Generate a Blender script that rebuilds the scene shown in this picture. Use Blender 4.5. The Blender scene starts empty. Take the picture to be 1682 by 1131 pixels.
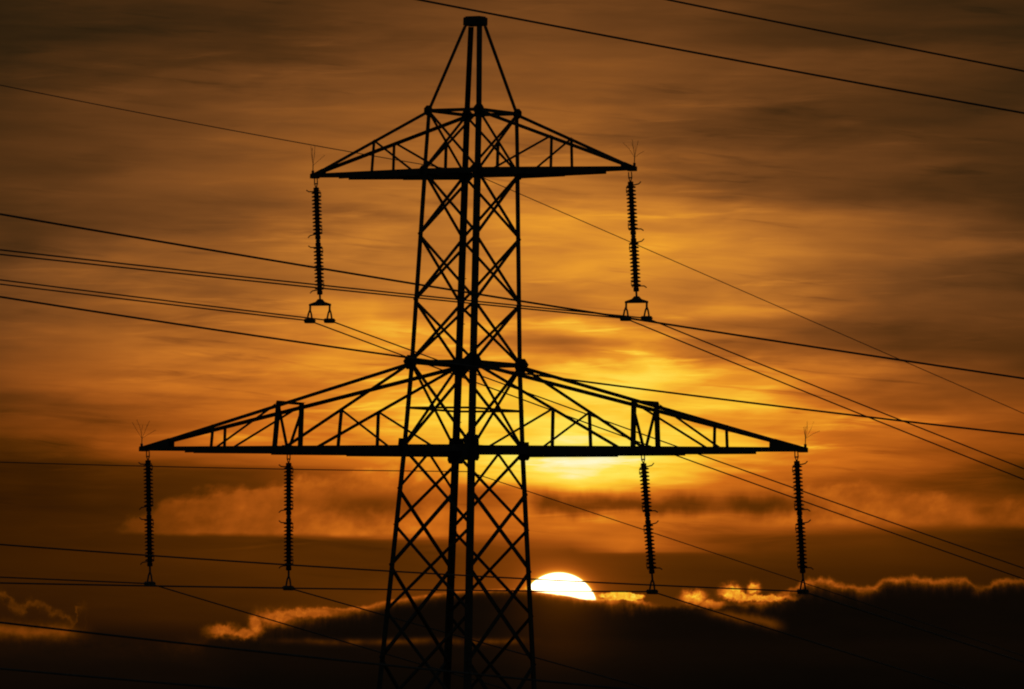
import bpy, bmesh, math, random
from mathutils import Vector, Matrix
random.seed(7)
C = bpy.context.scene.collection
SC = bpy.context.scene
R = math.radians

# ------------------------------------------------------------------ camera
CAM_Z = 12.0                      # stands on a low rise
PITCH, ROLL, HFOV = R(2.70179), R(1.56669), R(6.97)
cam = bpy.data.cameras.new('camera'); cam_o = bpy.data.objects.new('camera', cam); C.objects.link(cam_o)
cam.sensor_fit = 'HORIZONTAL'; cam.sensor_width = 36.0
cam.lens = 18.0 / math.tan(HFOV / 2)
cam.clip_start = 0.5; cam.clip_end = 40000
cam_o.matrix_world = Matrix.Translation((0, 0, CAM_Z)) @ Matrix.Rotation(R(90) + PITCH, 4, 'X') @ Matrix.Rotation(ROLL, 4, 'Z')
SC.camera = cam_o

# ------------------------------------------------------------------ exposure
vs = SC.view_settings
SC.display_settings.display_device = 'sRGB'
vs.view_transform = 'Standard'; vs.look = 'None'; vs.exposure = 0.0; vs.gamma = 1.0; vs.use_curve_mapping = False
SC.cycles.filter_width = 2.0
SC.cycles.max_bounces = 4

# ------------------------------------------------------------------ sky
SUN_AZ, SUN_EL = R(0.369), R(0.892)
world = bpy.data.worlds.new('World'); SC.world = world
world.use_nodes = True
nt = world.node_tree; nt.nodes.clear()

class E:
    """a value in the node tree, with arithmetic"""
    def __init__(s, sock): s.s = sock
    def __add__(a, b): return op('ADD', a, b)
    __radd__ = __add__
    def __sub__(a, b): return op('SUBTRACT', a, b)
    def __rsub__(a, b): return op('SUBTRACT', b, a)
    def __mul__(a, b): return op('MULTIPLY', a, b)
    __rmul__ = __mul__
    def __truediv__(a, b): return op('DIVIDE', a, b)
    def __neg__(a): return op('MULTIPLY', a, -1.0)
def put(sock, v):
    if isinstance(v, E): nt.links.new(v.s, sock)
    else: sock.default_value = v
def op(kind, a, b=None, c=None):
    n = nt.nodes.new('ShaderNodeMath'); n.operation = kind
    for i, v in enumerate((a, b, c)):
        if v is not None: put(n.inputs[i], v)
    return E(n.outputs[0])
def sstep(x, a, b, lo=0.0, hi=1.0, kind='SMOOTHSTEP'):
    n = nt.nodes.new('ShaderNodeMapRange'); n.interpolation_type = kind; n.clamp = True
    put(n.inputs[0], x); put(n.inputs[1], a); put(n.inputs[2], b); put(n.inputs[3], lo); put(n.inputs[4], hi)
    return E(n.outputs[0])
def mixf(a, b, f):
    return a + (b - a) * f if isinstance(a, E) or isinstance(b, E) else a
def gauss(x, w):                  # exp(-(x/w)^2)
    q = x / w
    return op('EXPONENT', -(q * q))
def vec(x, y, z=0.0):
    n = nt.nodes.new('ShaderNodeCombineXYZ')
    for i, v in enumerate((x, y, z)): put(n.inputs[i], v)
    return E(n.outputs[0])
def noise(x, y, z=0.0, detail=4.0, rough=0.55, dist=0.0):
    n = nt.nodes.new('ShaderNodeTexNoise'); n.noise_dimensions = '3D'
    put(n.inputs['Vector'], vec(x, y, z))
    n.inputs['Scale'].default_value = 1.0; n.inputs['Detail'].default_value = detail
    n.inputs['Roughness'].default_value = rough; n.inputs['Distortion'].default_value = dist
    return E(n.outputs[0])
def curve(x, pts, x0, x1, ymax, kind='AUTO_CLAMPED', ymin=0.0):
    n = nt.nodes.new('ShaderNodeFloatCurve'); cm = n.mapping; cm.extend = 'HORIZONTAL'
    pts = sorted(pts); cu = cm.curves[0]
    P = [((px - x0) / (x1 - x0), (py - ymin) / (ymax - ymin)) for px, py in pts]
    if P[0][0] > 0: P.insert(0, (0.0, P[0][1]))
    if P[-1][0] < 1: P.append((1.0, P[-1][1]))
    while len(cu.points) < len(P): cu.points.new(0.5, 0.5)
    for p, q in zip(cu.points, P): p.location = q; p.handle_type = kind
    cm.update()
    put(n.inputs[1], sstep(x, x0, x1, kind='LINEAR'))
    return E(n.outputs[0]) * (ymax - ymin) + ymin

# direction of view as azimuth / elevation; the cloud sheets lie a degree and a half off level
tc = nt.nodes.new('ShaderNodeTexCoord')
sep = nt.nodes.new('ShaderNodeSeparateXYZ'); nt.links.new(tc.outputs['Generated'], sep.inputs[0])
dx, dy, dz = (E(sep.outputs[i]) for i in range(3))
DEG = 180 / math.pi
az = op('ARCTAN2', dx, dy) * DEG
el = op('ARCSINE', dz) * DEG
UNIT = 1 / 241.05                 # sky units: 241 to the degree
ca, sa = math.cos(ROLL), math.sin(ROLL)
ea = el - math.degrees(PITCH)
X = (az * ca + ea * sa) / UNIT + 841.0
Y = (az * sa - ea * ca) / UNIT + 565.5    # grows downwards

# broad brightness of the cloud sheets (0..300), elevation profiles at several azimuths
COLS = [
 (0,   [(0,50),(60,45),(100,56),(200,68),(300,80),(350,68),(400,80),(450,98),(500,108),(560,122),(620,128),(668,92),(700,106),(730,88),(770,58),(820,56),(900,56),(960,52),(1010,42),(1060,24)]),
 (210, [(0,58),(50,54),(100,72),(200,96),(250,92),(300,104),(350,98),(400,125),(470,135),(520,140),(560,170),(620,174),(660,148),(690,138),(730,142),(765,84),(815,66),(845,66),(870,68),(890,68),(960,62),(1010,50),(1060,26)]),
 (420, [(0,66),(50,68),(100,88),(200,118),(300,128),(350,118),(400,146),(470,148),(520,176),(560,186),(600,192),(650,204),(700,204),(740,186),(765,150),(782,92),(800,92),(840,100),(872,100),(886,90),(920,82),(960,74),(1010,62),(1060,40)]),
 (630, [(0,82),(100,104),(200,130),(300,160),(350,168),(390,192),(420,180),(470,174),(500,222),(550,236),(580,216),(620,232),(680,240),(730,240),(760,234),(790,200),(822,132),(850,165),(876,164),(890,92),(930,80),(970,90)]),
 (840, [(0,102),(100,116),(200,150),(300,175),(380,204),(450,198),(500,192),(540,230),(570,208),(600,226),(640,252),(700,260),(760,264),(790,246),(820,170),(850,188),(880,150),(900,112),(940,98),(970,104)]),
 (945, [(0,100),(100,115),(200,146),(300,164),(380,212),(420,194),(450,214),(500,188),(520,208),(545,244),(575,176),(600,220),(618,264),(650,262),(700,270),(760,276),(790,268),(812,236),(830,205),(850,200),(880,166),(895,120),(920,86),(950,86)]),
 (1050,[(0,96),(100,110),(200,130),(280,144),(330,175),(400,213),(450,214),(480,190),(510,214),(527,188),(550,214),(580,228),(612,262),(650,262),(700,267),(740,270),(775,262),(800,222),(826,196),(845,190),(880,188),(905,168),(914,86),(960,78)]),
 (1260,[(0,80),(60,74),(120,104),(190,84),(240,94),(300,108),(350,158),(400,173),(430,188),(470,178),(510,194),(530,148),(560,150),(600,204),(640,228),(680,222),(720,242),(770,222),(790,170),(815,172),(832,168),(850,168),(870,158),(884,108),(920,84),(960,68)]),
 (1470,[(0,64),(60,58),(100,88),(150,74),(200,68),(250,88),(300,84),(350,122),(380,138),(420,124),(460,106),(500,126),(520,116),(560,90),(590,108),(620,168),(660,150),(690,184),(720,174),(760,178),(780,150),(800,150),(830,158),(860,142),(882,92),(920,74),(960,62)]),
 (1682,[(0,58),(50,52),(100,66),(140,54),(200,72),(260,66),(320,60),(370,86),(400,104),(430,82),(460,80),(500,98),(540,94),(580,84),(600,84),(640,126),(680,136),(720,136),(750,122),(790,78),(830,104),(850,104),(880,56),(920,56),(960,50)]),
]
wa = sstep(Y, 690.0, 790.0, 1.0, 0.12)
warp = (noise(X / 260.0, Y / 110.0, 3.1, 3.0) - 0.5) * 56.0 * wa + (noise(X / 90.0, Y / 26.0, 5.1, 3.0) - 0.5) * 14.0 * wa
Yw = Y + warp
Xw = X + (noise(X / 300.0, Y / 60.0, 8.8, 2.0) - 0.5) * 160.0
lum = None
for i, (cx, pts) in enumerate(COLS):
    cv = curve(Yw, pts, 0.0, 1131.0, 300.0)
    lum = cv if lum is None else mixf(lum, cv, sstep(Xw, float(COLS[i-1][0]), float(cx), kind='LINEAR'))
# wind-drawn streaks, and rounder texture in the low broken band
drift = (noise(X / 210.0, Y / 70.0, 14.0, 3.0) - 0.5) * 16.0
calmness = sstep(noise(X / 520.0, Y / 170.0, 17.0, 1.0), 0.36, 0.62, 0.55, 1.45)
xs, ys = X + drift * 4.0, Y + drift - X * 0.035
streak = (noise(xs / 430.0, ys / 50.0, 0.0, 3.0, 0.5) - 0.5) * 0.44
grain = (noise(xs / 250.0, ys / 17.0, 2.0, 5.0, 0.58, 0.35) - 0.5) * 0.22
patchy = (noise(xs / 165.0, (ys + X * 0.09) / 38.0, 21.0, 4.0, 0.5, 0.3) - 0.5) * 0.32
wisps = sstep(noise(xs / 300.0, (ys + X * 0.07) / 20.0, 26.0, 5.0, 0.6, 0.5), 0.54, 0.78) * 0.13 - sstep(noise(xs / 240.0, (ys - X * 0.06) / 17.0, 29.0, 5.0, 0.6, 0.5), 0.54, 0.78) * 0.13
streak = streak + (grain + patchy + wisps) * calmness - 0.02
patchy = 0.0
low = sstep(Y, 885.0, 915.0, 1.0, 0.35)
lum = lum * (1.0 + (streak + patchy) * low * sstep(lum, 215.0, 262.0, 1.0, 0.55)) * sstep(Y, 380.0, 560.0, 1.05, 1.0)
# broken woolly bands below the glow: lit fibres under a dark sheet
fib = noise((X + (Y - 840.0) * 0.35) / 34.0, Y / 32.0, 31.0, 5.0, 0.6)
wool = noise(X / 75.0, Y / 46.0, 1.0, 3.0, 0.5)
rag = (fib - 0.5) * 34.0 + (wool - 0.5) * 60.0
ptop = curve(X, [(0,900),(150,890),(195,868),(240,838),(300,815),(360,803),(430,800),(480,792),(520,786),(600,768),(680,757),(800,752),(870,756),(1110,770),(1190,790),(1330,797),(1480,803),(1560,812),(1682,822)], 0.0, 1682.0, 1000.0, ymin=700.0)
pbot = curve(X, [(0,868),(300,877),(640,878),(880,878),(1190,866),(1400,862),(1682,866)], 0.0, 1682.0, 1000.0, ymin=700.0) + (wool - 0.5) * 10.0
plum = curve(X, [(0,66),(150,70),(210,98),(280,122),(340,145),(440,154),(520,174),(600,192),(680,202),(760,214),(860,214),(1150,190),(1260,186),(1400,170),(1520,158),(1682,128)], 0.0, 1682.0, 300.0)
plum = plum * (0.98 + (fib - 0.5) * 0.34 + (wool - 0.5) * 0.62)
blot = gauss(X - 615.0, 95.0) * gauss(Y - 828.0 + rag * 0.3, 20.0) * 0.42
plum = plum * (1.0 - blot)
pm = sstep(Y - ptop + rag, -9.0, 12.0) * sstep(Y - pbot, -4.0, 5.0, 1.0, 0.0) * sstep(X, 660.0, 800.0, 1.0, 0.0)
pm = pm + sstep(Y - ptop + rag, -10.0, 18.0) * sstep(Y - pbot, -8.0, 8.0, 1.0, 0.0) * sstep(X, 1180.0, 1330.0)
lum = mixf(lum, plum, pm)
virga = gauss(Y - 829.0 + (noise(X / 42.0, Y / 120.0, 41.0, 3.0, 0.55) - 0.5) * 30.0 + (wool - 0.5) * 18.0, 15.0) * sstep(X, 860.0, 900.0) * sstep(X, 1260.0, 1380.0, 1.0, 0.0)
virga = virga * (0.55 + 0.45 * sstep(noise(X / 110.0, 0.5, 43.0, 1.0), 0.36, 0.55))
lum = lum * (1.0 - virga * 0.46)

# the cumulus bank along the horizon: its top edge, lit rim and dark body
EDGE = [(0,1046),(140,1050),(250,1058),(325,1056),(345,1046),(400,1044),(430,1030),(450,1006),(480,1002),(560,998),(600,996),(620,990),(680,980),(740,972),(860,967),(885,971),(930,977),(978,984),
        (1030,980),(1046,986),(1085,993),(1112,996),(1140,998),(1180,996),(1230,990),(1270,978),(1290,972),
        (1305,966),(1330,953),(1345,951),(1390,961),(1424,966),(1445,958),(1465,950),(1515,950),(1545,954),(1580,951),(1602,964),(1612,966),(1632,956),(1682,952)]
curlx = (noise(X / 36.0, Y / 36.0, 51.0, 4.0, 0.6) - 0.5) * 34.0 + (noise(X / 11.0, Y / 11.0, 52.0, 2.0, 0.6) - 0.5) * 12.0
edge = curve(X + curlx * sstep(op('ABSOLUTE', X - 800.0), 160.0, 260.0, 0.1, 1.0), EDGE, 0.0, 1682.0, 1131.0, ymin=900.0)
calm = sstep(op('ABSOLUTE', X - 800.0), 160.0, 260.0, 0.15, 1.0)          # smoother where the bank is a flat sheet
bump = ((noise(X / 34.0, Y / 40.0, 4.0, 4.0, 0.65) - 0.5) * 16.0 + (noise(X / 9.0, Y / 16.0, 6.0, 2.0) - 0.5) * 7.0) * calm
d = Y - edge + bump
soft = curve(X, [(0,14),(140,16),(300,22),(335,10),(350,3),(560,3.5),(860,2.2),(1000,2.5),(1300,6),(1682,7)], 0.0, 1682.0, 30.0)
bank = sstep(d, -soft, soft)
rim_i = curve(X, [(0,34),(250,30),(330,50),(345,50),(420,60),(445,200),(470,205),(600,195),(640,205),(740,180),(860,200),(900,262),(978,262),(1020,262),(1050,236),(1075,110),(1108,60),(1130,40),(1200,60),(1250,190),(1300,200),(1330,205),(1420,200),(1520,196),(1590,170),(1610,130),(1640,175),(1682,150)], 0.0, 1682.0, 300.0)
rim_w = curve(X, [(0,10),(330,10),(350,5),(420,6),(450,12),(560,8),(700,5),(860,4),(978,4),(1020,9),(1060,5),(1120,4),(1230,5),(1260,8),(1310,8),(1345,8.5),(1420,6),(1520,6.5),(1600,5.5),(1682,5)], 0.0, 1682.0, 30.0)
body = curve(Y, [(940,24),(985,16),(1040,15),(1062,19),(1100,14),(1131,10)], 900.0, 1131.0, 300.0)
body = body * curve(X, [(0,1.25),(300,1.25),(440,0.95),(700,0.95),(900,1.15),(1150,0.85),(1682,0.75)], 0.0, 1682.0, 2.0)
body = body * (1.0 + (noise(X / 130.0, Y / 30.0, 9.0, 4.0) - 0.5) * 0.5)
thin = gauss(Y - (1053.0 + (noise(X / 120.0, Y / 90.0, 2.5, 2.0) - 0.5) * 9.0), 5.5) * sstep(X, 400.0, 560.0) * sstep(X, 820.0, 900.0, 1.0, 0.0)
body = body + thin * (22.0 + 150.0 * op('MAXIMUM', noise(X / 34.0, Y / 40.0, 7.0, 2.0) - 0.38, 0.0))
dSX, dSY = X - 918.0, Y - 1004.0
rS = op('SQRT', dSX * dSX + dSY * dSY)
body = body + gauss(rS, 84.0) * 30.0 + gauss(dSX, 62.0) * op('EXPONENT', -(op('MAXIMUM', d, 0.0) / 16.0)) * 62.0                                       # sun shining through the thin bank
patch = gauss(Y - (1003.0 + (X - 1160.0) * 0.19) + bump * 0.8, 9.0) * sstep(X, 1135.0, 1190.0) * sstep(X, 1262.0, 1300.0, 1.0, 0.0)
body = body + patch * 78.0
redband = gauss(Y - (1035.0 + X * 0.03) + bump * 0.7, 12.0) * sstep(X, 90.0, 165.0, 1.0, 0.0)
rimtex = 0.35 + 1.25 * noise((X + curlx) / 20.0, Y / 13.0, 11.0, 4.0, 0.65)
rag2 = 0.45 + 1.1 * noise(X / 14.0, Y / 60.0, 81.0, 3.0, 0.6)
rim = op('EXPONENT', -op('POWER', op('MAXIMUM', d, 0.0) / (rim_w * rag2 * 1.3), 1.35))
inside = body + op('MAXIMUM', rim_i * rimtex - body, 0.0) * rim
halo = op('EXPONENT', -(op('MAXIMUM', rS - 62.0, 0.0) / 7.0)) * 130.0 + op('EXPONENT', -(op('MAXIMUM', rS - 62.0, 0.0) / 24.0)) * 50.0 + gauss(rS, 150.0) * 26.0
wx = X + curlx * 1.3
wisp = gauss(Y - curve(wx, [(0,975),(18,992),(32,1001),(55,989),(75,998),(100,1010),(118,1022),(128,1000),(140,995),(150,1040)], 0.0, 300.0, 1131.0, ymin=900.0) + bump * 2.2, 7.0) * sstep(X, 120.0, 150.0, 1.0, 0.0) * 62.0 * noise(X / 16.0, Y / 12.0, 71.0, 3.0, 0.6)
outside = lum + halo + wisp
# small bright cumulus heads standing in front of the bank
def heads(blobs, rim_noise):
    f = None
    for cx, cy, rx, ry in blobs:
        ex, ey = (X + curlx * 0.5 - cx) / rx, (Y + rim_noise - cy) / ry
        g = op('EXPONENT', -(ex * ex + ey * ey))
        f = g if f is None else op('MAXIMUM', f, g)
    return f
rn = (noise(X / 13.0, Y / 13.0, 61.0, 4.0, 0.65) - 0.5) * 20.0
hr = heads([(1140,981,24,13),(1168,992,24,8),(1200,972,22,14),(1218,980,24,9),(1238,966,11,13),(1250,982,58,6)], rn)
hl = heads([(366,1035,30,11),(400,1040,26,9),(420,1025,13,22),(452,1014,38,15),(505,1006,56,9)], rn)
hs = heads([(1015,978,34,7),(1040,980,20,6)], rn * 0.5)
htex = 0.55 + 0.86 * noise((X + curlx) / 17.0, (Y + rn) / 13.0, 63.0, 4.0, 0.65)
lum = mixf(outside, inside, bank)
lum = mixf(lum, htex * 150.0, sstep(hr, 0.10, 0.50) * 0.6 * sstep(Y, 985.0, 1012.0, 1.0, 0.2))
lum = mixf(lum, htex * 232.0, sstep(hr, 0.30, 0.75) * sstep(Y, 978.0, 1004.0, 1.0, 0.25))
lum = mixf(lum, htex * 120.0, sstep(hl, 0.08, 0.55) * 0.7)
lum = mixf(lum, htex * 172.0, sstep(hl, 0.36, 0.85) * 0.9)
lum = mixf(lum, htex * 255.0, sstep(hs, 0.30, 0.55))
lum = lum + redband * (30.0 + 96.0 * noise(X / 30.0, Y / 22.0, 3.0, 3.0))

# brightness to colour: browner high up, deeper orange near the horizon
def s2l(v):
    v = v / 255.0
    return v / 12.92 if v <= 0.04045 else ((v + 0.055) / 1.055) ** 2.4
def ramp(x, stops):
    n = nt.nodes.new('ShaderNodeValToRGB'); cr = n.color_ramp; cr.interpolation = 'LINEAR'
    while len(cr.elements) < len(stops): cr.elements.new(0.5)
    for e, (p, c) in zip(cr.elements, stops):
        e.position = p / 300.0; e.color = (*[s2l(v) for v in c], 1)
    put(n.inputs[0], x / 300.0)
    return E(n.outputs[0])
HIGH = [(0,(0,0,0)),(25,(25,17,8)),(50,(50,33,14)),(80,(82,49,20)),(100,(103,61,26)),(120,(123,73,31)),(140,(144,85,34)),(160,(165,99,38)),(180,(185,113,42)),(200,(205,128,44)),(230,(235,155,45)),(255,(254,198,60)),(275,(255,228,84)),(300,(255,250,200))]
LOW = [(0,(0,0,0)),(10,(10,6,3)),(20,(19,10,4)),(30,(29,14,4)),(45,(45,21,3)),(60,(60,29,2)),(85,(85,42,3)),(120,(122,58,7)),(160,(165,80,16)),(200,(208,108,24)),(230,(238,150,34)),(255,(254,199,50)),(275,(255,228,84)),(300,(255,250,210))]
def mixc(a, b, f):
    n = nt.nodes.new('ShaderNodeMix'); n.data_type = 'RGBA'; n.clamp_factor = True
    put(n.inputs[0], f); put(n.inputs[6], a); put(n.inputs[7], b)
    return E(n.outputs[2])
lum = op('MINIMUM', op('MAXIMUM', lum, 0.0), 299.0)
sunset = mixc(ramp(lum, HIGH), ramp(lum, LOW), sstep(Y, 420.0, 790.0))
disc = sstep(rS, 61.0, 65.0, 1.0, 0.0) * sstep(d, -3.5, 2.5, 1.0, 0.0)
sunset = mixc(sunset, E(nt.nodes.new('ShaderNodeRGB').outputs[0]), disc)
[n for n in nt.nodes if n.bl_idname == 'ShaderNodeRGB'][0].outputs[0].default_value = (6.0, 4.6, 2.6, 1)

# the rest of the dome: dim clear dusk sky
sky = nt.nodes.new('ShaderNodeTexSky'); sky.sky_type = 'NISHITA'; sky.sun_disc = False
sky.sun_elevation = SUN_EL; sky.sun_rotation = SUN_AZ; sky.dust_density = 2.0
bg_sky = nt.nodes.new('ShaderNodeBackground'); nt.links.new(sky.outputs[0], bg_sky.inputs[0]); bg_sky.inputs[1].default_value = 0.05
bg_cl = nt.nodes.new('ShaderNodeBackground'); put(bg_cl.inputs[0], sunset); bg_cl.inputs[1].default_value = 1.0
away = op('SQRT', (az - 0.37) * (az - 0.37) + (el - 0.9) * (el - 0.9))
mx = nt.nodes.new('ShaderNodeMixShader'); put(mx.inputs[0], sstep(away, 7.0, 22.0, 1.0, 0.0))
nt.links.new(bg_sky.outputs[0], mx.inputs[1]); nt.links.new(bg_cl.outputs[0], mx.inputs[2])
wo = nt.nodes.new('ShaderNodeOutputWorld'); nt.links.new(mx.outputs[0], wo.inputs[0])
world.cycles.sampling_method = 'MANUAL'; world.cycles.sample_map_resolution = 1024

# ------------------------------------------------------------------ sun
sun = bpy.data.lights.new('sun', 'SUN'); sun.energy = 2.0; sun.angle = R(0.53); sun.color = (1.0, 0.6, 0.3)
sun_o = bpy.data.objects.new('sun', sun); C.objects.link(sun_o)
sdir = Vector((math.sin(SUN_AZ) * math.cos(SUN_EL), math.cos(SUN_AZ) * math.cos(SUN_EL), math.sin(SUN_EL)))
sun_o.rotation_euler = sdir.to_track_quat('Z', 'Y').to_euler(); sun_o.location = (0, 300, 60)

# ------------------------------------------------------------------ materials
def mat(name, c0, c1, rough=0.6, metal=0.0, scale=6.0):
    m = bpy.data.materials.new(name); m.use_nodes = True; t = m.node_tree; b = t.nodes['Principled BSDF']
    no = t.nodes.new('ShaderNodeTexNoise'); no.inputs['Scale'].default_value = scale; no.inputs['Detail'].default_value = 5
    g = t.nodes.new('ShaderNodeTexCoord'); t.links.new(g.outputs['Object'], no.inputs['Vector'])
    cr = t.nodes.new('ShaderNodeValToRGB'); cr.color_ramp.elements[0].color = (*c0, 1); cr.color_ramp.elements[1].color = (*c1, 1)
    cr.color_ramp.elements[0].position = 0.35; cr.color_ramp.elements[1].position = 0.65
    t.links.new(no.outputs[0], cr.inputs[0]); t.links.new(cr.outputs[0], b.inputs['Base Color'])
    b.inputs['Specular IOR Level'].default_value = 0.25; b.inputs['Roughness'].default_value = rough; b.inputs['Metallic'].default_value = metal
    return m
M_STEEL = mat('dark_painted_steel', (0.030, 0.032, 0.030), (0.050, 0.052, 0.048), 0.7)
M_PORC = mat('brown_porcelain', (0.030, 0.012, 0.007), (0.045, 0.018, 0.010), 0.75)
M_FIT = mat('weathered_fittings', (0.05, 0.05, 0.05), (0.08, 0.08, 0.08), 0.65)
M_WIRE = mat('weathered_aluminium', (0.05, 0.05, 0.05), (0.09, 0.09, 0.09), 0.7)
M_CONC = mat('footing_concrete', (0.22, 0.21, 0.19), (0.34, 0.32, 0.29), 0.9)
M_GROUND = mat('meadow', (0.035, 0.045, 0.015), (0.075, 0.07, 0.03), 0.95, scale=0.15)

# ------------------------------------------------------------------ helpers
def link(name, me, parent=None):
    o = bpy.data.objects.new(name, me); C.objects.link(o)
    if parent is not None: o.parent = parent
    return o
def obj(name, bm, m, parent=None):
    me = bpy.data.meshes.new(name); bm.normal_update(); bm.to_mesh(me); bm.free()
    me.materials.append(m)
    return link(name, me, parent)
def tag(o, label=None, cat=None, group=None, kind=None):
    for k, v in (('label', label), ('category', cat), ('group', group), ('kind', kind)):
        if v: o[k] = v
    return o
def frame(p, q, hint):
    ax = (q - p).normalized(); u = hint - ax * hint.dot(ax)
    if u.length < 1e-4: u = ax.orthogonal()
    u.normalize(); return ax, u, ax.cross(u)
def sweep(bm, p, q, prof, u, v, q_scale=1.0):
    a = [bm.verts.new(p + u * x + v * y) for x, y in prof]
    b = [bm.verts.new(q + u * x * q_scale + v * y * q_scale) for x, y in prof]
    n = len(prof)
    for i in range(n): bm.faces.new((a[i], a[(i+1) % n], b[(i+1) % n], b[i]))
    bm.faces.new(a[::-1]); bm.faces.new(b)
def angle(bm, p, q, w, u, v, t=None):
    """rolled steel angle from p to q: heel on the line, flanges of width w along u and v"""
    t = t or w * 0.12
    sweep(bm, p, q, [(0, 0), (w, 0), (w, t), (t, t), (t, w), (0, w)], u, v)
def flat_angle(bm, p, q, w, n):
    """bracing angle lying on a face with outward normal n, centred on its line"""
    ax, u, v = frame(p, q, n)
    sweep(bm, p, q, [(0, -w/2), (w*0.12, -w/2), (w*0.12, w/2 - w*0.12), (w*0.8, w/2 - w*0.12), (w*0.8, w/2), (0, w/2)], -u, v)
def box(bm, c, sx, sy, sz, rot=None, bev=0.0):
    mtx = Matrix.Translation(c) @ (rot or Matrix.Identity(4)) @ Matrix.Diagonal((sx, sy, sz, 1))
    r = bmesh.ops.create_cube(bm, size=1.0, matrix=mtx)
    if bev:
        es = {e for v in r['verts'] for e in v.link_edges}
        bmesh.ops.bevel(bm, geom=list(es), offset=bev, segments=1, affect='EDGES')
def plate(bm, c, u, v, pts, th):
    """flat plate in the plane u, v"""
    n = u.cross(v).normalized() * th / 2
    a = [bm.verts.new(c + u * x + v * y - n) for x, y in pts]; b = [bm.verts.new(c + u * x + v * y + n) for x, y in pts]
    k = len(pts)
    for i in range(k): bm.faces.new((a[i], a[(i+1) % k], b[(i+1) % k], b[i]))
    bm.faces.new(a[::-1]); bm.faces.new(b)
def tube(bm, pts, r, seg=6, cap=True):
    rings = []
    for i, p in enumerate(pts):
        ax = (pts[min(i+1, len(pts)-1)] - pts[max(i-1, 0)]).normalized()
        u = (Vector((0, 0, 1)) if abs(ax.z) < 0.9 else Vector((1, 0, 0))); u = (u - ax * u.dot(ax)).normalized(); v = ax.cross(u)
        rings.append([bm.verts.new(p + (u * math.cos(2*math.pi*k/seg) + v * math.sin(2*math.pi*k/seg)) * r) for k in range(seg)])
    for a, b in zip(rings, rings[1:]):
        for k in range(seg): bm.faces.new((a[k], a[(k+1) % seg], b[(k+1) % seg], b[k]))
    if cap: bm.faces.new(rings[0][::-1]); bm.faces.new(rings[-1])
def lathe(bm, prof, seg=16):
    rings = [[bm.verts.new((r * math.cos(2*math.pi*k/seg), r * math.sin(2*math.pi*k/seg), z)) for k in range(seg)] for r, z in prof]
    for a, b in zip(rings, rings[1:]):
        for k in range(seg): bm.faces.new((a[k], a[(k+1) % seg], b[(k+1) % seg], b[k]))
    bm.faces.new(rings[0]); bm.faces.new(rings[-1][::-1])

# ------------------------------------------------------------------ ground
def ground_z(x, y):
    r2 = x * x + y * y
    return 10.35 * math.exp(-r2 / (2 * 42.0 ** 2))
gb = bmesh.new(); rad = [0, 4, 8, 14, 20, 28, 36, 46, 58, 72, 90, 110, 140, 180, 240, 320, 450, 700, 1200, 2500, 6000, 14000]
prev = None
for r in rad:
    ring = [gb.verts.new((0, 0, ground_z(0, 0)))] if r == 0 else [gb.verts.new((r*math.cos(2*math.pi*k/72), r*math.sin(2*math.pi*k/72), ground_z(r, 0) + (random.uniform(-.12, .12) if r < 400 else 0))) for k in range(72)]
    if prev is not None:
        for k in range(72):
            a, b = ring[k], ring[(k+1) % 72]
            if len(prev) == 1: gb.faces.new((prev[0], a, b))
            else: gb.faces.new((prev[k], a, b, prev[(k+1) % 72]))
    prev = ring
tag(obj('ground', gb, M_GROUND), kind='structure')

# ------------------------------------------------------------------ the transmission tower
TH = 0.64391822
TX, TD = -1.198, 221.0
Av = Vector((math.cos(TH), -math.sin(TH), 0)); Bv = Vector((math.sin(TH), math.cos(TH), 0)); Zv = Vector((0, 0, 1))
zTOP, zA, zUB, zLT, zLM, zLB = 30.92, 28.527, 26.933, 21.888, 20.683, 19.630
pA, pUB, pLT, pLB = 0.859, 0.9115, 1.0538, 1.1541
LU, LL = 5.31, 10.942
def half(z):
    ks = [(0.0, pLB + zLB * 0.0545), (zLB, pLB), (zLT, pLT), (zUB, pUB), (zA, pA)]
    for (z0, a), (z1, b) in zip(ks, ks[1:]):
        if z <= z1 + 1e-6: return a + (b - a) * (z - z0) / (z1 - z0)
    return pA
def L(a, b, z): return Av * a + Bv * b + Zv * z          # tower-local, base at the origin
def corner(s, t, z): p = half(z); return L(s * p, t * p, z)

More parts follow.
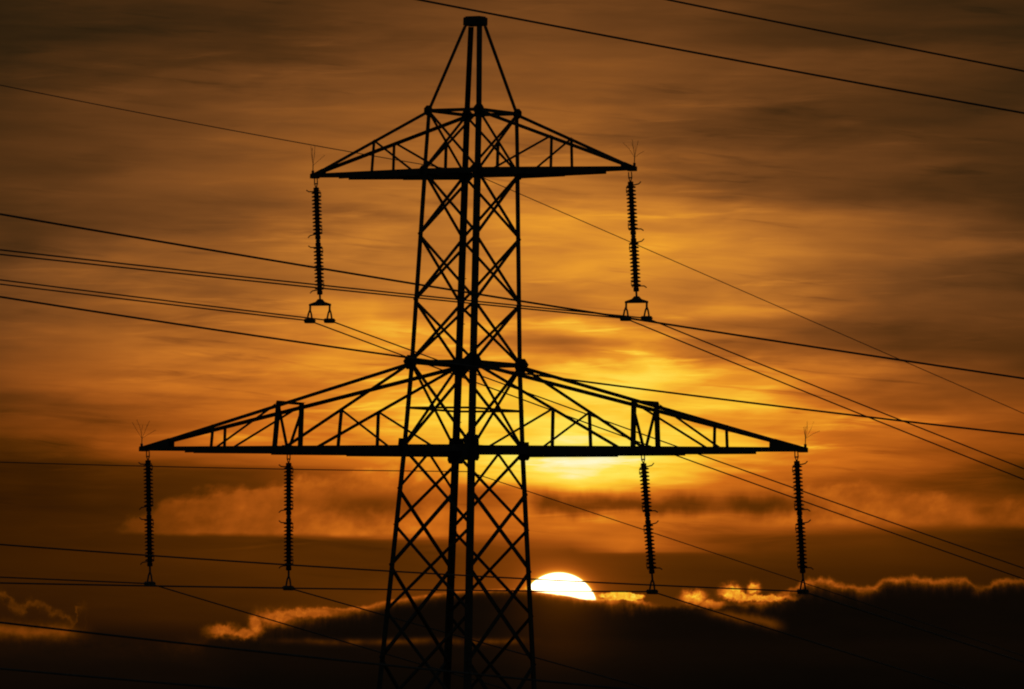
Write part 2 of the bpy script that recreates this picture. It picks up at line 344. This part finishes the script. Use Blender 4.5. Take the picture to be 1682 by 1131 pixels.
tower = bpy.data.objects.new('transmission_tower', None); C.objects.link(tower)
tower.location = (TX, TD, 0)
tag(tower, 'dark steel lattice electricity pylon with a short upper and a long lower crossarm', 'pylon')
CORN = [(-1, -1), (-1, 1), (1, -1), (1, 1)]
HEX = lambda r: [(-1.15*r, 0.12*r), (-0.55*r, 0.85*r), (0.55*r, 0.85*r), (1.15*r, 0.12*r), (0.6*r, -0.9*r), (-0.6*r, -0.9*r)]
REC = lambda r: [(-0.8*r, -0.75*r), (-0.6*r, -1.0*r), (0.6*r, -1.0*r), (0.8*r, -0.75*r), (0.62*r, 1.05*r), (-0.62*r, 1.05*r)]
OCT = lambda r: [(r * math.cos(math.pi/8 + k*math.pi/4), r * math.sin(math.pi/8 + k*math.pi/4)) for k in range(8)]
for s, t in CORN:
    bm = bmesh.new(); lv = [0.25, zLB, zLT, zUB, zA]
    for z0, z1, w in zip(lv, lv[1:], (0.148, 0.142, 0.135, 0.118)):
        angle(bm, corner(s, t, z0), corner(s, t, z1), w, Av * -s, Bv * -t)
    top = L(s * 0.27, t * 0.155, zTOP - 0.12)
    angle(bm, corner(s, t, zA), top, 0.105, Av * -s, Bv * -t)
    leg = obj('leg', bm, M_STEEL, tower)
    bm = bmesh.new(); box(bm, corner(s, t, 0.12), 0.9, 0.9, 0.7, Matrix.Rotation(-TH, 4, 'Z'), 0.04)
    obj('footing', bm, M_CONC, tower)
    mid_leg = s != t
    for z, r in ((zA, 0.145), (zUB, 0.16), (zLT, 0.25 if mid_leg else 0.215), (zLB, 0.33 if mid_leg else 0.235)):
        bm = bmesh.new(); c = corner(s, t, z)
        shape = OCT if z > zLT + 1 else HEX if z == zLT else REC
        plate(bm, c + Av * s * 0.012 - Bv * t * 0.04, Bv, Zv, shape(r), 0.016)
        plate(bm, c + Bv * t * 0.012 - Av * s * 0.04, Av, Zv, shape(r), 0.016)
        for bx in (-0.45, 0.0, 0.45):
            for bz in (-0.4, 0.4): tube(bm, [c + Av * (s * 0.02) + Bv * (bx * r) + Zv * (bz * r), c + Av * (s * 0.045) + Bv * (bx * r) + Zv * (bz * r)], 0.013)
        obj('gusset_plate', bm, M_STEEL, leg)
    zz = [k for k in (13.24, 14.5, 16.3, 17.5, 20.4, 23.0, 24.2, 25.4)] if (s, t) == (-1, 1) else []
    for z in zz:
        bm = bmesh.new(); c = corner(s, t, z); tube(bm, [c, c + Av * 0.17 - Bv * 0.0], 0.011); obj('step_bolt', bm, M_FIT, leg)
bm = bmesh.new(); box(bm, L(0, 0, zTOP), 0.565, 0.36, 0.225, Matrix.Rotation(-TH, 4, 'Z'), 0.02)
cap = obj('peak_cap', bm, M_STEEL, tower)
bm = bmesh.new(); box(bm, L(0, 0, zTOP + 0.125), 0.46, 0.28, 0.025, Matrix.Rotation(-TH, 4, 'Z')); obj('lid_plate', bm, M_STEEL, cap)

FACES = [((-1, -1), (-1, 1), -Av), ((1, -1), (1, 1), Av), ((-1, -1), (1, -1), -Bv), ((-1, 1), (1, 1), Bv)]
def brace(p, q, n, w, name='diagonal_brace', parent=tower):
    bm = bmesh.new(); flat_angle(bm, p, q, w, n); return obj(name, bm, M_STEEL, parent)
def xpanel(f, z0, z1, w, clip=None):
    c0, c1, n = f
    for k, (a, b) in enumerate(((c0, c1), (c1, c0))):
        p = corner(*a, z0) + n * 0.004; q = corner(*b, z1) + n * 0.004
        if k: p, q = p - n * 0.03, q - n * 0.03
        if clip is not None: q = p + (q - p) * ((clip - z0) / (z1 - z0))
        brace(p, q, n, w)
for i, f in enumerate(FACES):
    c0, c1, n = f
    xpanel(f, zUB, zA, 0.085 if i < 2 else 0.055)
    for z0, z1 in ((zLT, 23.51), (23.51, 25.244), (25.244, zUB)): xpanel(f, z0, z1, 0.10 if i < 2 else 0.062)
    xpanel(f, zLB, zLT, 0.095 if i < 2 else 0.068)
    if i < 2:
        xpanel(f, 18.535, 20.44, 0.085, clip=zLB)
        nodes = [18.535, 16.511, 14.079, 11.2, 7.8, 4.0, 0.6]; w = 0.125
        m = (corner(*c0, (zUB + zA) / 2) + corner(*c1, (zUB + zA) / 2)) / 2
        brace(m, Vector((m.x, m.y, zUB)), n, 0.07, 'hanger_strut')
    else:
        nodes = [zLB, 17.585, 15.328, 12.55, 9.5, 6.0, 2.0, 0.6]; w = 0.068
    for z1, z0 in zip(nodes, nodes[1:]): xpanel(f, z0, z1, w)
    for z, w in ((zA, 0.085), (zUB, 0.13), (zLT, 0.11), (zLM, 0.055), (zLB, 0.18)):
        brace(corner(*c0, z) + n * 0.006, corner(*c1, z) + n * 0.006, n, w, 'horizontal_brace')

def crossarm(s, zb, zt, Ltip, long, label):
    tip = L(s * Ltip, 0, zb)
    root = {t: corner(s, t, zb) for t in (-1, 1)}; roott = {t: corner(s, t, zt) for t in (-1, 1)}
    def bot(t, f): return tip.lerp(root[t], f)
    def topc(t, f): return (tip + Zv * 0.06).lerp(roott[t], f)
    # part: bottom chords in stepped sizes, with the tip bracket
    bm = bmesh.new()
    secs = [(0.0, 0.17, 0.115), (0.17, 0.42, 0.17), (0.42, 0.66, 0.20), (0.66, 1.0, 0.225)] if long else [(0.0, 0.24, 0.11), (0.24, 0.6, 0.17), (0.6, 1.0, 0.185)]
    for t in (-1, 1):
        ax = (root[t] - tip).normalized(); side = Zv.cross(ax).normalized()
        if side.dot(Bv * t) > 0: side = -side
        for f0, f1, w in secs:
            angle(bm, bot(t, f0) + Zv * 0.07, bot(t, f1) + Zv * 0.07, w, -Zv, side)
    k = 0.105 if long else 0.085
    for t in (-1, 1):
        p0, p1, p2 = tip + Av * s * -0.01 + Zv * 0.075, bot(t, k) + Zv * 0.04, topc(t, k) + Zv * 0.04
        th = Bv * t * 0.016
        vs_ = [p0 - Zv * 0.11, p1 - Zv * 0.05, p2 - Zv * 0.035, p0]
        a = [bm.verts.new(v) for v in vs_]; b = [bm.verts.new(v + th) for v in vs_]
        for i in range(4): bm.faces.new((a[i], a[(i+1) % 4], b[(i+1) % 4], b[i]))
        bm.faces.new(a[::-1]); bm.faces.new(b)
    box(bm, tip + Av * s * -0.07, 0.24, 0.14, 0.125, Matrix.Rotation(-TH, 4, 'Z'), 0.01)
    arm = tag(obj('crossarm', bm, M_STEEL, tower), label)
    out = {t: Bv * t for t in (-1, 1)}
    for t in (-1, 1):
        bm = bmesh.new(); ax, u, v = frame(topc(t, 0), topc(t, 1), Zv)
        angle(bm, topc(t, 0.0), topc(t, 1.0), 0.095 if long else 0.085, -u, v if v.dot(Bv * t) < 0 else -v); obj('top_chord', bm, M_STEEL, arm)
        def strut(f, top, w, name='upright_strut'): return brace(bot(t, f) + out[t]*0.003, top, out[t], w, name, arm)
        if long:
            strut(0.27, topc(t, 0.27), 0.065)
            strut(0.514, topc(t, 0.514) + Zv * 0.05, 0.11)
            brace(topc(t, 0.505), bot(t, 0.285), out[t], 0.062, 'diagonal_strut', arm)
            g = bot(t, 0.55); h = roott[t] - Zv * 0.03
            brace(g, h, out[t], 0.07, 'diagonal_strut', arm)
            f = 0.757
            m = g.lerp(h, (f - 0.55) / 0.45)
            strut(f, m, 0.075)
            brace(m, bot(t, 0.955), out[t], 0.062, 'diagonal_strut', arm)
        else:
            strut(0.535, topc(t, 0.535), 0.06)
            brace(topc(t, 0.535), bot(t, 0.915), out[t], 0.06, 'diagonal_strut', arm)
    if long:
        mid = (bot(-1, 0.514) + bot(1, 0.514)) / 2
        for t in (-1, 1): brace(topc(t, 0.514), mid + Bv * t * 0.03, Av * s, 0.065, 'hanger_strut', arm)
        brace(topc(-1, 0.514) + Zv * 0.05 - Bv * 0.05, topc(1, 0.514) + Zv * 0.05 + Bv * 0.05, Av * s, 0.075, 'cross_strut', arm)
        bm = bmesh.new(); box(bm, mid - Zv * 0.02, 0.16, 0.3, 0.26, Matrix.Rotation(-TH, 4, 'Z'), 0.01); obj('hanger_bracket', bm, M_STEEL, arm)
    fs = [0.27, 0.514, 0.757, 1.0] if long else [0.535, 1.0]
    for k, f in enumerate(fs):
        if f < 1: brace(bot(-1, f) - Zv * 0.02, bot(1, f) - Zv * 0.02, -Zv, 0.06, 'floor_strut', arm)
    ff = [0.14] + fs
    for k, (f0, f1) in enumerate(zip(ff, ff[1:])):
        t = 1 if k % 2 else -1
        brace(bot(t, f0) - Zv * 0.01, bot(-t, f1) - Zv * 0.01, -Zv, 0.055, 'floor_strut', arm)
    # bird spikes on the tip
    bm = bmesh.new(); b0 = tip + Zv * 0.1; h = b0 + Zv * 0.22
    tube(bm, [b0, h], 0.012)
    box(bm, b0 + Zv * 0.0, 0.07, 0.07, 0.10)
    for q in range(6):
        ph, sp, ln = q * 1.05 + random.uniform(-.4, .4), random.uniform(0.1, 1.0), random.uniform(0.28, 0.52)
        if q == 0: sp *= 2.2
        dd = Vector((math.cos(ph) * sp, math.sin(ph) * sp * 0.6, 1.0)).normalized()
        kink = Vector((random.uniform(-.05, .05), random.uniform(-.05, .05), 0))
        tube(bm, [h - Zv * 0.03, h + dd * ln * 0.55, h + dd * ln + kink], 0.0045)
    obj('bird_spike', bm, M_FIT, arm)
crossarm(-1, zUB, zA, LU, False, 'short upper crossarm on the left of the mast')
crossarm(1, zUB, zA, LU, False, 'short upper crossarm on the right of the mast')
crossarm(-1, zLB, zLT, LL, True, 'long lower crossarm on the left of the mast')
crossarm(1, zLB, zLT, LL, True, 'long lower crossarm on the right of the mast')

# ------------------------------------------------------------------ insulator strings
def rod_bm(z0, z1, n):
    bm = bmesh.new(); prof = [(0.05, z0), (0.075, z0 - 0.01), (0.075, z0 - 0.09), (0.06, z0 - 0.10)]
    a, b = z0 - 0.11, z1 + 0.11; st = (a - b) / n
    for k in range(n):
        z = a - k * st
        prof += [(0.062, z), (0.132, z - st * 0.34), (0.128, z - st * 0.56), (0.064, z - st * 0.62)]
    prof += [(0.06, b), (0.075, z1 + 0.09), (0.075, z1 + 0.01), (0.05, z1)]
    lathe(bm, prof); return bm
def horn_bm(z, up):
    bm = bmesh.new()
    tube(bm, [Vector((0.02, 0, z)), Vector((0.16, 0, z)), Vector((0.26, 0, z + 0.01 * up)), Vector((0.33, 0, z + 0.06 * up))], 0.016)
    tube(bm, [Vector((0, -0.02, z)), Vector((-0.12, 0, z)), Vector((-0.15, 0, z - 0.10 * up)), Vector((-0.15, 0, z - 0.17 * up)), Vector((-0.09, 0, z - 0.20 * up))], 0.011)
    return bm
def clamp_bm(x, z0, z1):
    """inverted V hanger carrying a boat shaped shoe; the line runs along local y"""
    bm = bmesh.new()
    for sx in (-1, 1): tube(bm, [Vector((x, 0, z0)), Vector((x + sx * 0.045, 0, z0 - 0.10)), Vector((x + sx * 0.085, 0, z1 + 0.05))], 0.026)
    pts = [(-0.17, 0.055), (-0.12, -0.03), (0.12, -0.03), (0.17, 0.055), (0.1, 0.085), (-0.1, 0.085)]
    plate(bm, Vector((x, 0, z1)), Vector((0, 1, 0)), Vector((0, 0, 1)), pts, 0.16)
    box(bm, Vector((x, 0, z1 + 0.03)), 0.27, 0.12, 0.125, None, 0.01)
    return bm
def make_string(upper):
    root = bpy.data.objects.new('insulator_string', None); C.objects.link(root)
    bm = bmesh.new()
    for sx in (-1, 1): tube(bm, [Vector((sx * 0.045, 0, 0.05)), Vector((sx * 0.05, 0, -0.10)), Vector((0.0, 0, -0.22))], 0.016)
    tube(bm, [Vector((-0.05, 0, -0.1)), Vector((0.05, 0, -0.1))], 0.018)
    obj('shackle', bm, M_FIT, root)
    obj('insulator_rod', rod_bm(-0.20, -1.60, 12), M_PORC, root)
    obj('insulator_rod', rod_bm(-1.68, -3.08, 12), M_PORC, root)
    bm = bmesh.new(); tube(bm, [Vector((0, 0, -1.53)), Vector((0, 0, -1.73))], 0.055); box(bm, Vector((0, 0, -1.64)), 0.13, 0.06, 0.05, None, .01); obj('coupling_link', bm, M_FIT, root)
    for z, up in ((-0.30, 1), (-1.46, -1), (-1.80, 1), (-2.95, -1)): obj('arcing_horn', horn_bm(z, up), M_FIT, root)
    bm = bmesh.new(); tube(bm, [Vector((0, 0, -3.03)), Vector((0, 0, -3.24))], 0.03); obj('coupling_link', bm, M_FIT, root)
    if upper:
        bm = bmesh.new(); plate(bm, Vector((0, 0, -0.09)), Vector((1, 0, 0)), Vector((0, 0, 1)), [(-0.36, -0.05), (0.36, -0.05), (0.36, 0.0), (0.14, 0.06), (0.06, 0.13), (-0.06, 0.13), (-0.14, 0.06), (-0.36, 0.0)], 0.05)
        for sx in (-1, 1): tube(bm, [Vector((sx * 0.33, 0, -0.1)), Vector((sx * 0.33, 0, -0.30))], 0.030)
        y = obj('yoke_plate', bm, M_FIT, root); y.location = (0, 0, -3.24)
        for sx in (-1, 1):
            c = obj('suspension_clamp', clamp_bm(sx * 0.335, -0.24, -0.57), M_FIT, root); c.location = (0, 0, -3.24)
    else:
        c = obj('suspension_clamp', clamp_bm(0, 0.02, -0.34), M_FIT, root); c.location = (0, 0, -3.24)
    return root
def copy_tree(o, parent=None):
    c = o.copy(); C.objects.link(c)
    if parent is not None: c.parent = parent
    for ch in list(o.children): copy_tree(ch, c)
    return c
SPOTS = [  # along-arm position, attachment height, swing, left arm?, upper?, label
 (-5.20, 26.83, 4.6, True, True, 'dark insulator string with twin clamp yoke under the left tip of the upper crossarm'),
 (5.18, 26.80, 5.6, False, True, 'dark insulator string with twin clamp yoke under the right tip of the upper crossarm'),
 (-10.72, 19.53, 3.5, True, False, 'dark insulator string under the far left tip of the lower crossarm'),
 (-5.86, 19.47, 2.1, True, False, 'dark insulator string hanging midway along the left half of the lower crossarm'),
 (5.83, 19.48, 7.3, False, False, 'tilted dark insulator string hanging midway along the right half of the lower crossarm'),
 (10.67, 19.55, 5.5, False, False, 'dark insulator string under the far right tip of the lower crossarm'),
]
protos = {True: make_string(True), False: make_string(False)}
used = {True: False, False: False}
strings = []
for a, z, sw, left, upper, label in SPOTS:
    o = protos[upper] if not used[upper] else copy_tree(protos[upper]); used[upper] = True
    o.location = Vector((TX, TD, 0)) + L(a, 0, z)
    o.rotation_euler = (0, R(sw) if left else -R(sw), -TH + (math.pi if left else 0))
    for ch in o.children:
        if ch.name.split('.')[0] in ('yoke_plate', 'suspension_clamp'): ch.rotation_euler = (0, -o.rotation_euler.y, 0)
    tag(o, label, 'insulator', 'insulator strings hanging from the pylon crossarms')
    strings.append(o)
def clamp_at(i, x=0.0):
    o = strings[i]; left = SPOTS[i][3]
    m = Matrix.Translation(o.location) @ o.rotation_euler.to_matrix().to_4x4()
    off = Matrix.Rotation(o.rotation_euler.z, 3, 'Z') @ Vector((-x if left else x, 0, -0.535 if SPOTS[i][4] else -0.305))
    return m @ Vector((0, 0, -3.24)) + off

# ------------------------------------------------------------------ cables
def cable(name, p, h, left, right, r, label, tl=120.0, tr=230.0, group=None):
    """one continuous cable through p: spans towards -h (near) and +h (far), each (slope, curvature)"""
    pts = []
    n = 60
    for k in range(n, 0, -1):
        t = tl * (k / n) ** 1.3; pts.append(p - h * t + Zv * (left[0] * t + left[1] * t * t))
    pts.append(p.copy())
    for k in range(1, n + 20):
        t = tr * (k / (n + 19)) ** 1.3
        pts.append(p + h * t + Zv * (right[0] * t + right[1] * t * t + (0.0009 * (t - 50) ** 2 if (t > 50 and len(right) > 2) else 0)))
    bm = bmesh.new(); tube(bm, pts, r)
    return tag(obj(name, bm, M_WIRE), label, 'power line', group)
RC = 0.0185
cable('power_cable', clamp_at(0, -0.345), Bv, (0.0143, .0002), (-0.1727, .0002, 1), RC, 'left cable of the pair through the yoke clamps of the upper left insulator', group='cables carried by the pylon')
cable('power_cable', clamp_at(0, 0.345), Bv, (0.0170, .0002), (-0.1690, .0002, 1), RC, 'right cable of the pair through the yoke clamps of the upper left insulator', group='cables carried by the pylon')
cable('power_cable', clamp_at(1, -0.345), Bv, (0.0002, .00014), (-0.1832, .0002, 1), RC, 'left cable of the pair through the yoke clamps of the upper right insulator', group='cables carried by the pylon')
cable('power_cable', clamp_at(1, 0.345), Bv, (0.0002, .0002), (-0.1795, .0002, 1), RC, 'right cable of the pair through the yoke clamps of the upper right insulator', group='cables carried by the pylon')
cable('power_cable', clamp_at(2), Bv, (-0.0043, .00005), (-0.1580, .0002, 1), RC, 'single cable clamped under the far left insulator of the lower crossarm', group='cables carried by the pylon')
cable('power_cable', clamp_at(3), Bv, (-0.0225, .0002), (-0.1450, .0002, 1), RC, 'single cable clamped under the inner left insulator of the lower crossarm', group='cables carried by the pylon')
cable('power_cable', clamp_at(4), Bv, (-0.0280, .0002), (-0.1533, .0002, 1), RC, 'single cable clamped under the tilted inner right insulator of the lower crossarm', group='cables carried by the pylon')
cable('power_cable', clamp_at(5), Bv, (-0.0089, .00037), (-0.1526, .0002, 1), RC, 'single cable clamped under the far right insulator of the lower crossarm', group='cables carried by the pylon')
T0 = Vector((TX, TD, 0))
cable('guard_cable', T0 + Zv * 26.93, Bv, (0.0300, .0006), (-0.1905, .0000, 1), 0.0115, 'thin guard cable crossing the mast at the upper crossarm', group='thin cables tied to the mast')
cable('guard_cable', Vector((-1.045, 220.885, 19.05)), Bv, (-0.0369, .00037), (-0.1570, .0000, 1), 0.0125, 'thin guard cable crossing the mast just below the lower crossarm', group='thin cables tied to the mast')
H2 = Vector((math.sin(R(58)), math.cos(R(58)), 0))
def near_line(y0, z0, s, c, label):
    p = Vector((0, y0, z0))
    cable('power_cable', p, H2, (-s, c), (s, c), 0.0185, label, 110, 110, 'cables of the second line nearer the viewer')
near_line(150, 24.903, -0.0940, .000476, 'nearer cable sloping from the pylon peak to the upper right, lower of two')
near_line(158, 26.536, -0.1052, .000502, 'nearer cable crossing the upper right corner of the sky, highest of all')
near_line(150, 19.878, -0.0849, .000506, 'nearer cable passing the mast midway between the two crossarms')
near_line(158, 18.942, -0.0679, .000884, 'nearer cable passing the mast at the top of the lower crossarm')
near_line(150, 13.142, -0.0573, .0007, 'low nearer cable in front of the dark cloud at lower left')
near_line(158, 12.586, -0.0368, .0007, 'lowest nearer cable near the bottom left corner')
